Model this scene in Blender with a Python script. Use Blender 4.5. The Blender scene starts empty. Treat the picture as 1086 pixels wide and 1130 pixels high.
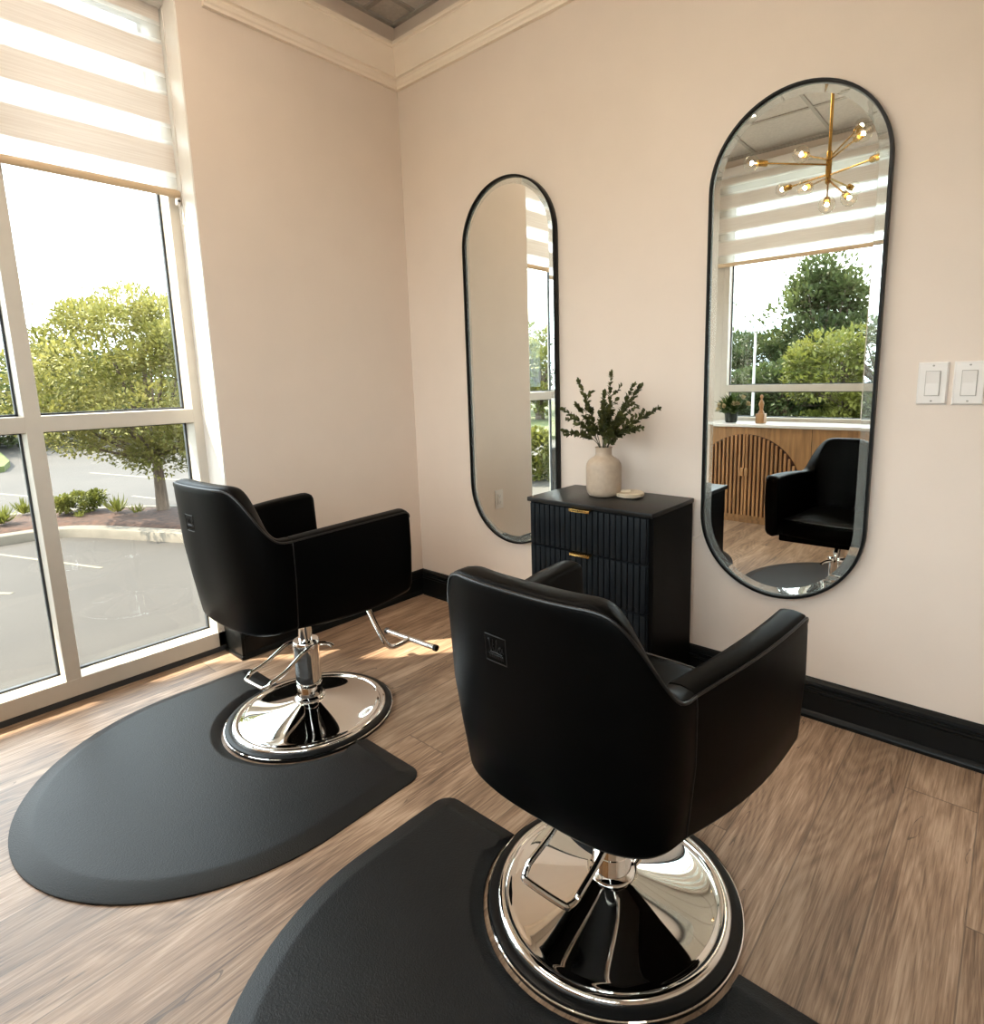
import bpy, bmesh, math, random
from mathutils import Vector, Matrix
from mathutils.bvhtree import BVHTree
SC = bpy.context.scene
COL = SC.collection
random.seed(7)
PI = math.pi
V = Vector

# ---------------------------------------------------------------- materials
def new_mat(name):
    m = bpy.data.materials.new(name); m.use_nodes = True
    nt = m.node_tree; nt.nodes.clear()
    return m, nt
class N:
    """small helper around a node tree"""
    def __init__(s, nt): s.nt = nt
    def n(s, t, **kw):
        nd = s.nt.nodes.new(t)
        for k, v in kw.items():
            if k == 'inp':
                for i, x in v.items():
                    if hasattr(x, 'is_linked'): s.nt.links.new(x, nd.inputs[i])
                    else: nd.inputs[i].default_value = x
            else: setattr(nd, k, v)
        return nd
    def math(s, op, a, b=0.0, c=0.0, clamp=False):
        nd = s.n('ShaderNodeMath', operation=op, use_clamp=clamp, inp={0: a, 1: b, 2: c}); return nd.outputs[0]
    def ramp(s, fac, stops, interp='LINEAR'):
        nd = s.n('ShaderNodeValToRGB', inp={0: fac}); cr = nd.color_ramp; cr.interpolation = interp
        while len(cr.elements) < len(stops): cr.elements.new(.5)
        for e, (p, c) in zip(cr.elements, stops): e.position = p; e.color = (*c, 1)
        return nd.outputs[0]
    def mix(s, f, a, b, mode='MIX'):
        nd = s.n('ShaderNodeMix', data_type='RGBA', blend_type=mode)
        for i, x in ((0, f), (6, a), (7, b)):
            if hasattr(x, 'is_linked'): s.nt.links.new(x, nd.inputs[i])
            else: nd.inputs[i].default_value = (*x, 1) if isinstance(x, tuple) and len(x) == 3 else x
        return nd.outputs[2]
    def out(s, sh): 
        o = s.n('ShaderNodeOutputMaterial'); s.nt.links.new(sh, o.inputs[0])
    def link(s, a, b): s.nt.links.new(a, b)

def pbr(name, col, rough=.5, metal=0., var=.08, scale=30., bump=0., bscale=None, spec=.5, coat=0., stretch=None, sheen=0.):
    """principled material with procedural tone variation and optional bump"""
    m, nt = new_mat(name); q = N(nt)
    tc = q.n('ShaderNodeTexCoord').outputs['Object']
    if stretch:
        tc = q.n('ShaderNodeMapping', inp={0: tc, 3: stretch}).outputs[0]
    nz = q.n('ShaderNodeTexNoise', inp={'Vector': tc, 'Scale': scale, 'Detail': 4.})
    lo = tuple(max(0, c*(1-var)) for c in col); hi = tuple(min(1, c*(1+var)) for c in col)
    c = q.ramp(nz.outputs[0], [(.3, lo), (.7, hi)])
    b = q.n('ShaderNodeBsdfPrincipled', inp={'Base Color': c, 'Roughness': rough, 'Metallic': metal, 'Specular IOR Level': spec, 'Coat Weight': coat})
    if sheen: b.inputs['Sheen Weight'].default_value = sheen
    if bump:
        n2 = q.n('ShaderNodeTexNoise', inp={'Vector': tc, 'Scale': bscale or scale*4, 'Detail': 3.})
        bp = q.n('ShaderNodeBump', inp={'Strength': bump, 'Distance': .002, 'Height': n2.outputs[0]})
        q.link(bp.outputs[0], b.inputs['Normal'])
    q.out(b.outputs[0]); return m

M = {}
M['wall'] = pbr('warm_beige_paint', (.70, .60, .515), .75, var=.015, scale=6, bump=.08, bscale=220)
M['trim'] = pbr('cream_trim_paint', (.84, .735, .615), .45, var=.02, scale=8)
M['jamb'] = pbr('white_gloss_jamb', (.80, .77, .72), .28, var=.03, scale=5, bump=.25, bscale=7)
M['frame'] = pbr('cream_window_metal', (.55, .505, .44), .38, var=.02, scale=20)
M['gasket'] = pbr('dark_gasket', (.03, .035, .04), .5)
M['base'] = pbr('charcoal_baseboard_paint', (.0055, .006, .006), .34, var=.15, scale=20, spec=.16)
M['tile'] = pbr('ceiling_tile', (.60, .56, .51), .9, var=.07, scale=60, bump=.3, bscale=120)
M['grid'] = pbr('ceiling_grid', (.40, .37, .33), .5)
M['leather'] = pbr('black_leather', (.0011, .0011, .0011), .40, var=.15, scale=14, bump=.10, bscale=420, spec=.06)
M['piping'] = pbr('black_leather_piping', (.006, .0057, .0055), .36, var=.1, spec=.4)
M['emb'] = pbr('embossed_leather', (.005, .005, .005), .33, var=.1, spec=.5)
M['chrome'] = pbr('polished_chrome', (.86, .85, .83), .035, 1., var=.01, scale=3)
M['brushed'] = pbr('worn_chrome', (.72, .71, .69), .14, 1., var=.05, scale=20)
M['rubber'] = pbr('black_rubber', (.005, .005, .005), .35, var=.1, spec=.25)
M['mat'] = pbr('black_textured_vinyl_mat', (.0085, .0092, .0100), .44, var=.18, scale=5, bump=.5, bscale=300, spec=.26)
M['black_metal'] = pbr('matte_black_metal', (.003, .003, .003), .40, var=.1, spec=.2)
M['dresser'] = pbr('black_painted_wood', (.0022, .0022, .0022), .42, var=.2, scale=9, stretch=(1, 1, 9), bump=.12, bscale=60, spec=.06)
M['dresser_top'] = pbr('black_wood_top', (.010, .0095, .009), .36, var=.3, scale=7, stretch=(2, 14, 1), bump=.15, bscale=30, spec=.24)
M['drawer'] = pbr('blue_black_fluted_wood', (.0048, .0068, .0088), .5, var=.15, scale=10, stretch=(1, 1, 6), spec=.16)
M['gold'] = pbr('satin_gold', (.80, .52, .18), .25, 1., var=.04)
M['brass'] = pbr('aged_brass', (.52, .31, .085), .27, 1., var=.08, scale=25)
M['ceramic'] = pbr('speckled_beige_ceramic', (.43, .335, .25), .5, var=.06, scale=70, bump=.1, bscale=50)
M['dish'] = pbr('cream_stone_dish', (.62, .52, .38), .5, var=.1, scale=40)
M['plastic'] = pbr('warm_white_plastic', (.72, .68, .64), .3, var=.01)
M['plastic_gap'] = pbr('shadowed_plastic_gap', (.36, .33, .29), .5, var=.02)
M['screw'] = pbr('screw_metal', (.45, .42, .38), .35, .6)
M['dark'] = pbr('dark_slot', (.03, .028, .025), .6)
M['stem'] = pbr('brown_green_stem', (.05, .045, .018), .6, var=.3)
M['white_top'] = pbr('white_countertop', (.82, .80, .77), .25, var=.03, scale=4)
M['oak'] = pbr('honey_oak', (.36, .195, .082), .45, var=.28, scale=5, stretch=(9, 9, .8), bump=.1, bscale=20)
M['oak_slat'] = pbr('oak_slat', (.40, .205, .085), .45, var=.25, scale=8, stretch=(3, 3, .8))
M['walnut_back'] = pbr('dark_slot_backing', (.05, .018, .010), .6, var=.2)
M['bark'] = pbr('tree_bark', (.095, .07, .05), .9, var=.4, scale=12, stretch=(3, 3, .6), bump=.8, bscale=30)
M['asphalt'] = pbr('sunbleached_asphalt', (.030, .0255, .0210), .85, var=.16, scale=1.3, bump=.5, bscale=60)
M['mulch'] = pbr('red_brown_mulch', (.040, .018, .010), .95, var=.55, scale=22, bump=1., bscale=40)
M['curb'] = pbr('concrete_kerb', (.12, .104, .08), .85, var=.15, scale=6, bump=.4)
M['line'] = pbr('faded_road_paint', (.125, .112, .08), .8, var=.15, scale=12)
M['grass'] = pbr('lawn_grass', (.055, .07, .013), .9, var=.3, scale=5, bump=.8, bscale=30)
M['soffit'] = pbr('canopy_soffit', (.55, .52, .48), .8)
M['post'] = pbr('galvanised_post', (.45, .45, .44), .5, .2)
M['pot'] = pbr('dark_green_pot', (.02, .025, .018), .5, var=.3)

def leaf_mat(name, a, b, scale=2.5, rough=.55, tl=.35):
    m, nt = new_mat(name); q = N(nt)
    tc = q.n('ShaderNodeTexCoord').outputs['Object']
    nz = q.n('ShaderNodeTexNoise', inp={'Vector': tc, 'Scale': scale, 'Detail': 5.})
    c = q.ramp(nz.outputs[0], [(.35, a), (.65, b)])
    p = q.n('ShaderNodeBsdfPrincipled', inp={'Base Color': c, 'Roughness': rough, 'Specular IOR Level': .3})
    t = q.n('ShaderNodeBsdfTranslucent', inp={'Color': c})
    x = q.n('ShaderNodeMixShader', inp={0: tl}); q.link(p.outputs[0], x.inputs[1]); q.link(t.outputs[0], x.inputs[2])
    q.out(x.outputs[0]); return m
M['leaf_yellow'] = leaf_mat('yellow_green_leaves', (.110, .118, .024), (.255, .24, .070), 3.)
M['leaf_green'] = leaf_mat('mid_green_leaves', (.037, .055, .018), (.102, .12, .040), .7)
M['leaf_lime'] = leaf_mat('lime_leaves', (.092, .108, .020), (.19, .187, .043), .9)
M['leaf_dark'] = leaf_mat('dark_green_leaves', (.030, .048, .018), (.075, .098, .032), .6)
M['sprig'] = leaf_mat('sprig_leaves', (.032, .040, .010), (.10, .104, .030), 25., tl=.2)
M['pot_leaf'] = leaf_mat('bouquet_leaves', (.025, .055, .008), (.09, .13, .03), 12., tl=.25)
M['petal'] = leaf_mat('cream_petals', (.45, .36, .20), (.62, .52, .33), 12., tl=.3)

def glass_mat(name, tint, ior=1.45):
    m, nt = new_mat(name); q = N(nt)
    lw = q.n('ShaderNodeLayerWeight', inp={0: .5}).outputs['Facing']      # schlick reflectance, the same from both sides
    f0 = ((ior-1)/(ior+1))**2
    fr = q.math('ADD', f0, q.math('MULTIPLY', q.math('POWER', lw, 5.), 1-f0))
    nz = q.n('ShaderNodeTexNoise', inp={'Scale': 4.})
    c = q.ramp(nz.outputs[0], [(.2, tint), (.8, tuple(min(1, x*1.01) for x in tint))])
    t = q.n('ShaderNodeBsdfTransparent', inp={'Color': c})
    g = q.n('ShaderNodeBsdfGlossy', inp={'Roughness': .0, 'Color': (.9, .95, .95, 1)})
    x = q.n('ShaderNodeMixShader', inp={0: fr}); q.link(t.outputs[0], x.inputs[1]); q.link(g.outputs[0], x.inputs[2])
    q.out(x.outputs[0]); return m
M['glass'] = glass_mat('window_glass', (.95, .97, .965), 1.3)
M['bulb_glass'] = glass_mat('clear_bulb_glass', (.97, .96, .93), 1.5)

def mirror_mat(name, col):
    m, nt = new_mat(name); q = N(nt)
    nz = q.n('ShaderNodeTexNoise', inp={'Scale': 2.})
    c = q.ramp(nz.outputs[0], [(.2, col), (.8, tuple(min(1, x*1.005) for x in col))])
    g = q.n('ShaderNodeBsdfGlossy', inp={'Roughness': .0, 'Color': c})
    q.out(g.outputs[0]); return m
M['mirror'] = mirror_mat('silvered_mirror', (.88, .90, .865))
def bevel_mat():
    m, nt = new_mat('bevelled_mirror_edge'); q = N(nt)
    nz = q.n('ShaderNodeTexNoise', inp={'Scale': 3.}).outputs[0]
    g = q.n('ShaderNodeBsdfGlossy', inp={'Roughness': .0, 'Color': q.ramp(nz, [(.2, (.80, .84, .81)), (.8, (.82, .86, .83))])})
    d = q.n('ShaderNodeBsdfDiffuse', inp={'Color': (.62, .66, .62, 1)})
    x = q.n('ShaderNodeMixShader', inp={0: .20}); q.link(g.outputs[0], x.inputs[1]); q.link(d.outputs[0], x.inputs[2]); q.out(x.outputs[0]); return m
M['bevel'] = bevel_mat()

def emit_mat(name, col, s):
    m, nt = new_mat(name); q = N(nt)
    nz = q.n('ShaderNodeTexNoise', inp={'Scale': 3.})
    c = q.ramp(nz.outputs[0], [(.2, col), (.8, col)])
    e = q.n('ShaderNodeEmission', inp={'Color': c, 'Strength': s}); q.out(e.outputs[0]); return m
M['filament'] = emit_mat('warm_filament', (1., .72, .42), 9.)
M['troffer'] = emit_mat('ceiling_light_diffuser', (1., .88, .74), 4.)
M['troffer_warm'] = emit_mat('warm_ceiling_light_diffuser', (1., .82, .63), 16.)

def floor_mat():
    m, nt = new_mat('wood_plank_floor'); q = N(nt)
    tc = q.n('ShaderNodeTexCoord').outputs['Object']
    sx = q.n('ShaderNodeSeparateXYZ', inp={0: tc})
    W, L = .158, 1.15
    px = q.math('DIVIDE', q.math('ADD', sx.outputs[0], 5.03), W)
    row = q.math('FLOOR', px); fx = q.math('SUBTRACT', px, row)
    r1 = q.n('ShaderNodeTexWhiteNoise', noise_dimensions='1D', inp={'W': row}).outputs[0]
    py = q.math('ADD', q.math('DIVIDE', sx.outputs[1], L), q.math('MULTIPLY', r1, 7.3))
    colm = q.math('FLOOR', py); fy = q.math('SUBTRACT', py, colm)
    idv = q.math('ADD', q.math('MULTIPLY', row, 17.13), q.math('MULTIPLY', colm, 3.71))
    rnd = q.n('ShaderNodeTexWhiteNoise', noise_dimensions='1D', inp={'W': idv})
    rv = rnd.outputs[0]
    def vec(ax, ay):
        return q.n('ShaderNodeCombineXYZ', inp={0: q.math('MULTIPLY', sx.outputs[0], ax), 1: q.math('MULTIPLY', sx.outputs[1], ay), 2: q.math('MULTIPLY', rv, 40.)}).outputs[0]
    big = q.n('ShaderNodeTexNoise', inp={'Vector': vec(9, 1.6), 'Scale': 1., 'Detail': 3., 'Distortion': 1.2}).outputs[0]
    fine = q.n('ShaderNodeTexNoise', inp={'Vector': vec(95, 3.6), 'Scale': 1., 'Detail': 7., 'Roughness': .62, 'Distortion': 1.6}).outputs[0]
    vfine = q.n('ShaderNodeTexNoise', inp={'Vector': vec(330, 14), 'Scale': 1., 'Detail': 3., 'Distortion': .8}).outputs[0]
    ring = q.n('ShaderNodeTexNoise', inp={'Vector': vec(7, .9), 'Scale': 1., 'Detail': 1., 'Distortion': .6}).outputs[0]
    rings = q.math('ABSOLUTE', q.math('SUBTRACT', q.math('FRACT', q.math('MULTIPLY', ring, 22.)), .5))
    g = q.math('ADD', q.math('MULTIPLY', big, .42), q.math('MULTIPLY', fine, .46))
    g = q.math('ADD', g, q.math('MULTIPLY', rings, .13))
    g = q.math('ADD', g, q.math('MULTIPLY', vfine, .22))
    c = q.ramp(g, [(.42, (.098, .053, .029)), (.52, (.228, .140, .084)), (.59, (.335, .217, .137)), (.70, (.50, .355, .245))])
    tone = q.ramp(rv, [(0., (.80, .78, .76)), (.5, (.98, .97, .96)), (1., (1.14, 1.14, 1.16))])
    c = q.mix(1., c, tone, 'MULTIPLY')
    # dark cracks and knots
    ck = q.n('ShaderNodeTexNoise', inp={'Vector': vec(12, 1.3), 'Scale': 1., 'Detail': 2., 'Distortion': 1.4}).outputs[0]
    crack = q.math('LESS_THAN', q.math('ABSOLUTE', q.math('SUBTRACT', ck, .66)), .0040)
    c = q.mix(q.math('MULTIPLY', crack, .65), c, (.05, .028, .016))
    # seams
    ex = q.math('MINIMUM', fx, q.math('SUBTRACT', 1., fx)); ey = q.math('MINIMUM', fy, q.math('SUBTRACT', 1., fy))
    seam = q.math('MAXIMUM', q.math('LESS_THAN', ex, .010), q.math('LESS_THAN', ey, .0016))
    c = q.mix(q.math('MULTIPLY', seam, .55), c, (.045, .027, .017))
    ro = q.math('ADD', .40, q.math('MULTIPLY', fine, .16))
    b = q.n('ShaderNodeBsdfPrincipled', inp={'Base Color': c, 'Roughness': ro, 'Specular IOR Level': .8})
    hgt = q.math('SUBTRACT', q.math('ADD', q.math('MULTIPLY', fine, .5), q.math('MULTIPLY', vfine, .35)), q.math('MULTIPLY', q.math('MAXIMUM', seam, crack), .8))
    bp = q.n('ShaderNodeBump', inp={'Strength': .42, 'Distance': .0015, 'Height': hgt}); q.link(bp.outputs[0], b.inputs['Normal'])
    q.out(b.outputs[0]); return m
M['floor'] = floor_mat()

def zebra_mat(name, zbot, period, first, opq, top):
    """day and night roller fabric: woven opaque bands alternating with sheer ones"""
    m, nt = new_mat(name); q = N(nt)
    tc = q.n('ShaderNodeTexCoord').outputs['Object']
    sx = q.n('ShaderNodeSeparateXYZ', inp={0: tc})
    t = q.math('FRACT', q.math('DIVIDE', q.math('ADD', q.math('SUBTRACT', sx.outputs[2], zbot+first), period*20), period))
    w = opq/period
    op = q.math('LESS_THAN', t, w)
    edge = q.math('MULTIPLY', q.math('GREATER_THAN', t, w), q.math('LESS_THAN', t, w+.08))
    edge2 = q.math('GREATER_THAN', t, .92)
    thr = q.n('ShaderNodeTexNoise', inp={'Vector': q.n('ShaderNodeMapping', inp={0: tc, 3: (5, 5, 260)}).outputs[0], 'Scale': 1., 'Detail': 4.}).outputs[0]
    cop = q.ramp(thr, [(.3, (.76, .70, .645)), (.7, (.87, .825, .78))])
    d = q.n('ShaderNodeBsdfDiffuse', inp={'Color': cop}); tl = q.n('ShaderNodeBsdfTranslucent', inp={'Color': cop})
    so = q.n('ShaderNodeMixShader', inp={0: .40}); q.link(d.outputs[0], so.inputs[1]); q.link(tl.outputs[0], so.inputs[2])
    d2 = q.n('ShaderNodeBsdfDiffuse', inp={'Color': (.85, .84, .80, 1)}); t2 = q.n('ShaderNodeBsdfTranslucent', inp={'Color': (.9, .89, .86, 1)})
    s1 = q.n('ShaderNodeMixShader', inp={0: .7}); q.link(d2.outputs[0], s1.inputs[1]); q.link(t2.outputs[0], s1.inputs[2])
    tr = q.n('ShaderNodeBsdfTransparent', inp={'Color': (.98, .98, .97, 1)})
    f = q.math('ADD', .55, q.math('MULTIPLY', q.math('MAXIMUM', edge, edge2), -.35))
    s2 = q.n('ShaderNodeMixShader', inp={0: f}); q.link(s1.outputs[0], s2.inputs[1]); q.link(tr.outputs[0], s2.inputs[2])
    s3 = q.n('ShaderNodeMixShader', inp={0: op}); q.link(s2.outputs[0], s3.inputs[1]); q.link(so.outputs[0], s3.inputs[2])
    q.out(s3.outputs[0]); return m
M['bar'] = pbr('tan_blind_rail', (.62, .46, .30), .45, var=.04)

# ---------------------------------------------------------------- mesh helpers
class MB:
    def __init__(s): s.bm = bmesh.new()
    def box(s, a, b, bev=0., seg=2):
        a, b = V(a), V(b)
        r = bmesh.ops.create_cube(s.bm, size=1.); vs = r['verts']
        c = (a+b)/2; d = b-a
        for v in vs: v.co = V((v.co.x*d.x, v.co.y*d.y, v.co.z*d.z))+c
        if bev:
            es = list({e for v in vs for e in v.link_edges})
            bmesh.ops.bevel(s.bm, geom=es, offset=bev, segments=seg, profile=.5, affect='EDGES')
        return s
    def poly(s, pts): s.bm.faces.new([s.bm.verts.new(p) for p in pts]); return s
    def ring(s, pts): return [s.bm.verts.new(p) for p in pts]
    def bridge(s, r0, r1, closed=True):
        n = len(r0)
        for i in range(n if closed else n-1):
            j = (i+1) % n
            try: s.bm.faces.new((r0[i], r0[j], r1[j], r1[i]))
            except ValueError: pass
    def loft(s, rings, closed=True, caps=(True, True), loop=False):
        rs = [s.ring(r) for r in rings]
        for a, b in zip(rs, rs[1:]): s.bridge(a, b, closed)
        if loop: s.bridge(rs[-1], rs[0], closed)
        else:
            if caps[0] and len(rs[0]) > 2: s.bm.faces.new(list(reversed(rs[0])))
            if caps[1] and len(rs[-1]) > 2: s.bm.faces.new(rs[-1])
        return s
    def lathe(s, prof, c=(0, 0, 0), seg=48, caps=(False, False)):
        rings = []
        for r, z in prof:
            rings.append([(c[0]+r*math.cos(2*PI*i/seg), c[1]+r*math.sin(2*PI*i/seg), c[2]+z) for i in range(seg)])
        return s.loft(rings, True, caps)
    def tube(s, pts, r, seg=10, closed=False):
        pts = [V(p) for p in pts]; n = len(pts); rad = r if isinstance(r, (list, tuple)) else [r]*n
        up = None; rings = []
        for i, p in enumerate(pts):
            if closed: t = (pts[(i+1) % n]-pts[i-1]).normalized()
            else: t = (pts[min(i+1, n-1)]-pts[max(i-1, 0)]).normalized()
            if up is None:
                up = t.orthogonal().normalized()
            else:
                up = (up-t*up.dot(t))
                up = up.normalized() if up.length > 1e-6 else t.orthogonal().normalized()
            bn = t.cross(up)
            rings.append([p+(up*math.cos(2*PI*k/seg)+bn*math.sin(2*PI*k/seg))*rad[i] for k in range(seg)])
        return s.loft(rings, True, (True, True), closed)
    def prism(s, pts2, z0, z1):
        """vertical prism from a counterclockwise outline"""
        return s.loft([[(x, y, z0) for x, y in pts2], [(x, y, z1) for x, y in pts2]])
    def sphere(s, c, r, u=16, v=10, sc=(1, 1, 1)):
        res = bmesh.ops.create_uvsphere(s.bm, u_segments=u, v_segments=v, radius=r)
        for w in res['verts']: w.co = V((w.co.x*sc[0], w.co.y*sc[1], w.co.z*sc[2]))+V(c)
        return s
    def build(s, name, mat, parent=None, smooth=True, angle=35, recalc=True):
        if recalc: bmesh.ops.recalc_face_normals(s.bm, faces=s.bm.faces[:])
        me = bpy.data.meshes.new(name); s.bm.to_mesh(me); s.bm.free()
        me.materials.append(M[mat] if isinstance(mat, str) else mat)
        if smooth:
            me.shade_smooth()
            try: me.set_sharp_from_angle(angle=math.radians(angle))
            except Exception: pass
        o = bpy.data.objects.new(name, me); COL.objects.link(o)
        if parent: o.parent = parent
        return o

def tag(o, label, cat, group=None):
    o['label'] = label; o['category'] = cat
    if group: o['group'] = group
    return o
def struct(o): o['kind'] = 'structure'; return o
def thing(name, label, cat, loc=(0, 0, 0), rz=0, group=None):
    o = bpy.data.objects.new(name, None); o.empty_display_size = .05; COL.objects.link(o)
    o.location = loc; o.rotation_euler = (0, 0, rz)
    return tag(o, label, cat, group)
def smoothpath(pts, n=8, closed=False):
    """Catmull-Rom through points"""
    P = [V(p) for p in pts]; out = []; m = len(P)
    rng = m if closed else m-1
    for i in range(rng):
        if closed: a, b, c, d = P[i-1], P[i], P[(i+1) % m], P[(i+2) % m]
        else: a, b, c, d = P[max(i-1, 0)], P[i], P[i+1], P[min(i+2, m-1)]
        for k in range(n):
            t = k/n
            out.append(.5*((2*b)+(c-a)*t+(2*a-5*b+4*c-d)*t*t+(3*b-a-3*c+d)*t**3))
    if not closed: out.append(P[-1])
    return out
def lerp(a, b, t): return a+(b-a)*t
def sstep(t): t = max(0, min(1, t)); return t*t*(3-2*t)

# ---------------------------------------------------------------- camera
cam = bpy.data.cameras.new('camera'); co = bpy.data.objects.new('camera', cam); COL.objects.link(co)
cx, cy, cz, yaw, pitch, roll, fpx, ppx, ppy = 2.3961, -1.9771, 1.1140, -.6992, -.1649, -.0233, 654.70, 37.31, -36.76
Fv = V((math.cos(pitch)*math.sin(yaw), math.cos(pitch)*math.cos(yaw), math.sin(pitch)))
Rv = Fv.cross(V((0, 0, 1))).normalized(); Uv = Rv.cross(Fv)
R2 = math.cos(roll)*Rv+math.sin(roll)*Uv; U2 = -math.sin(roll)*Rv+math.cos(roll)*Uv
mw = Matrix((R2, U2, -Fv)).transposed().to_4x4(); mw.translation = V((cx, cy, cz))
co.matrix_world = mw
cam.sensor_fit = 'HORIZONTAL'; cam.sensor_width = 36.; cam.lens = fpx/1086*36.
cam.shift_x = -ppx/1086; cam.shift_y = ppy/1086; cam.clip_start = .02; cam.clip_end = 300
SC.camera = co

# ---------------------------------------------------------------- room shell
XR, YF, HC = 4.3, -2.85, 2.745          # right wall, front (street) wall, ceiling height
YE = -.966                               # where the left wall stops and the window begins
XW = -.144                               # inner face of the window frame
struct(MB().box((-.26, YF-.3, -.12), (XR+.2, .2, 0)).build('floor', 'floor', smooth=False))
struct(MB().box((-.3, 0, 0), (XR+.2, .22, HC+.1)).build('wall_back', 'wall', smooth=False))
struct(MB().box((-.3, YE, 0), (0, 0, HC+.1)).build('wall_left', 'wall', smooth=False))
struct(MB().box((XR, YF-.3, 0), (XR+.2, 0, HC+.1)).build('wall_right', 'wall', smooth=False))
# wall above the side window
struct(MB().box((-.3, YF-.3, 2.49), (0, YE, HC+.1)).build('wall_window_header', 'wall', smooth=False))
# street wall: below, above and beside its window
struct(MB().box((-.3, YF-.3, 0), (.38, YF, HC+.1)).build('wall_corner_pier', 'wall', smooth=False))
b = MB(); b.box((.38, YF-.3, 0), (XR, YF, .72)); b.box((.38, YF-.3, 2.63), (XR, YF, HC+.1)); b.box((3.25, YF-.3, .72), (XR, YF, 2.63))
struct(b.build('wall_front', 'wall', smooth=False))
# ceiling with exposed grid
struct(MB().box((-.3, YF-.3, HC), (XR+.2, .2, HC+.1)).build('ceiling', 'tile', smooth=False))
b = MB()
for k in range(9):
    x = .16+.53*k
    if x < XR: b.box((x-.011, YF, HC-.008), (x+.011, 0, HC+.005))
for k in range(6):
    y = -.17-.53*k
    if y > YF: b.box((0, y-.011, HC-.0085), (XR, y+.011, HC+.005))
b.box((0, -.02, HC-.012), (XR, 0, HC+.002)); b.box((0, YF, HC-.012), (.02, 0, HC+.002)); b.box((0, YF, HC-.012), (XR, YF+.02, HC+.002))
struct(b.build('trim_ceiling_grid', 'grid', smooth=False))

# crown: profile (distance from wall, z) swept along both walls with a mitre, returned at the window end
CP = [(0, 2.463), (.016, 2.463), (.016, 2.474), (.022, 2.480), (.0245, 2.491), (.020, 2.500), (.022, 2.503), (.032, 2.506), (.032, 2.513),
      (.036, 2.530), (.045, 2.552), (.058, 2.572), (.074, 2.588), (.080, 2.592), (.080, 2.597), (.090, 2.600), (.090, 2.615), (.078, 2.620), (0, 2.620)]
b = MB()
b.loft([[(XR, -d, z) for d, z in CP], [(d, -d, z) for d, z in CP], [(d, -.875-d*.0, z) for d, z in CP]], True)
struct(b.build('trim_crown', 'trim', angle=25))
# baseboard
BP = [(0, 0), (.026, 0), (.026, .010), (.021, .020), (.016, .024), (.0155, .088), (.020, .093), (.020, .101), (.015, .104), (.015, .110), (.019, .114), (.017, .124), (.010, .131), (0, .133)]
b = MB(); b.loft([[(XR, -d, z) for d, z in BP], [(d, -d, z) for d, z in BP]], True); struct(b.build('baseboard_back', 'base', angle=25))
b = MB(); b.loft([[(d*.7, -d*.7, z) for d, z in BP], [(d*.7, YE-.002, z) for d, z in BP]], True)
b.box((-.143, YE-.014, 0), (.010, YE-.0005, .124), .002)
b.box((-.143, YE-.020, 0), (.017, YE-.0005, .014), .002)
struct(b.build('baseboard_left', 'base', angle=25))
b = MB(); b.loft([[(XR-d, 0, z) for d, z in BP], [(XR-d, YF, z) for d, z in BP]], True); struct(b.build('baseboard_right', 'base', angle=25))
# white jamb panel on the end of the left wall
struct(MB().box((-.255, YE-.006, .13), (-.0005, YE+.0005, 2.49), .002).build('trim_jamb', 'jamb'))
struct(MB().box((-.26, YF, -.0), (XW-.004, YE, .026)).build('trim_sill_gasket', 'gasket', smooth=False))

# ---------------------------------------------------------------- side window
XG = -.236
def win_side():
    b = MB()
    ms = [-1.5075, -2.03, -2.55]
    zt = 2.49
    def bar(y0, y1, z0, z1): b.box((XG-.02, y0, z0), (XW, y1, z1), .002, 1)
    bar(-1.006, YE, .024, zt)                       # stile at the wall
    bar(YF, YF+.045, .024, zt)
    bar(YF, YE, .024, .088)                        # bottom rail
    bar(YF, YE, 2.45, zt)
    for y in ms: b.box((XG-.02, y-.0225, .086), (XW-.001, y+.0225, zt-.01), .001, 1)
    b.box((XG-.02, YF, .977), (XW-.0015, YE, 1.031), .002, 1)   # middle rail
    w = b.build('window_1', 'frame', angle=30); struct(w)
    ys = [-1.006]+[v for y in ms for v in (y+.0225, y-.0225)]+[YF+.045]
    for i in range(0, len(ys), 2):
        for z0, z1 in ((.088, .977), (1.031, 2.45)):
            g = MB(); g.box((XG-.003, ys[i+1]-.004, z0-.004), (XG+.003, ys[i]+.004, z1+.004)); g.build('window_pane', 'glass', w, smooth=False)
            k = MB(); t = .007
            a0, a1 = ys[i+1], ys[i]
            for (q0, q1, r0, r1) in ((a0, a1, z0, z0+t), (a0, a1, z1-t, z1), (a0, a0+t, z0, z1), (a1-t, a1, z0, z1)):
                k.box((XG-.006, q0, r0), (XG+.010, q1, r1))
            k.build('gasket', 'gasket', w, smooth=False)
    return w
win_side()
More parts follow.
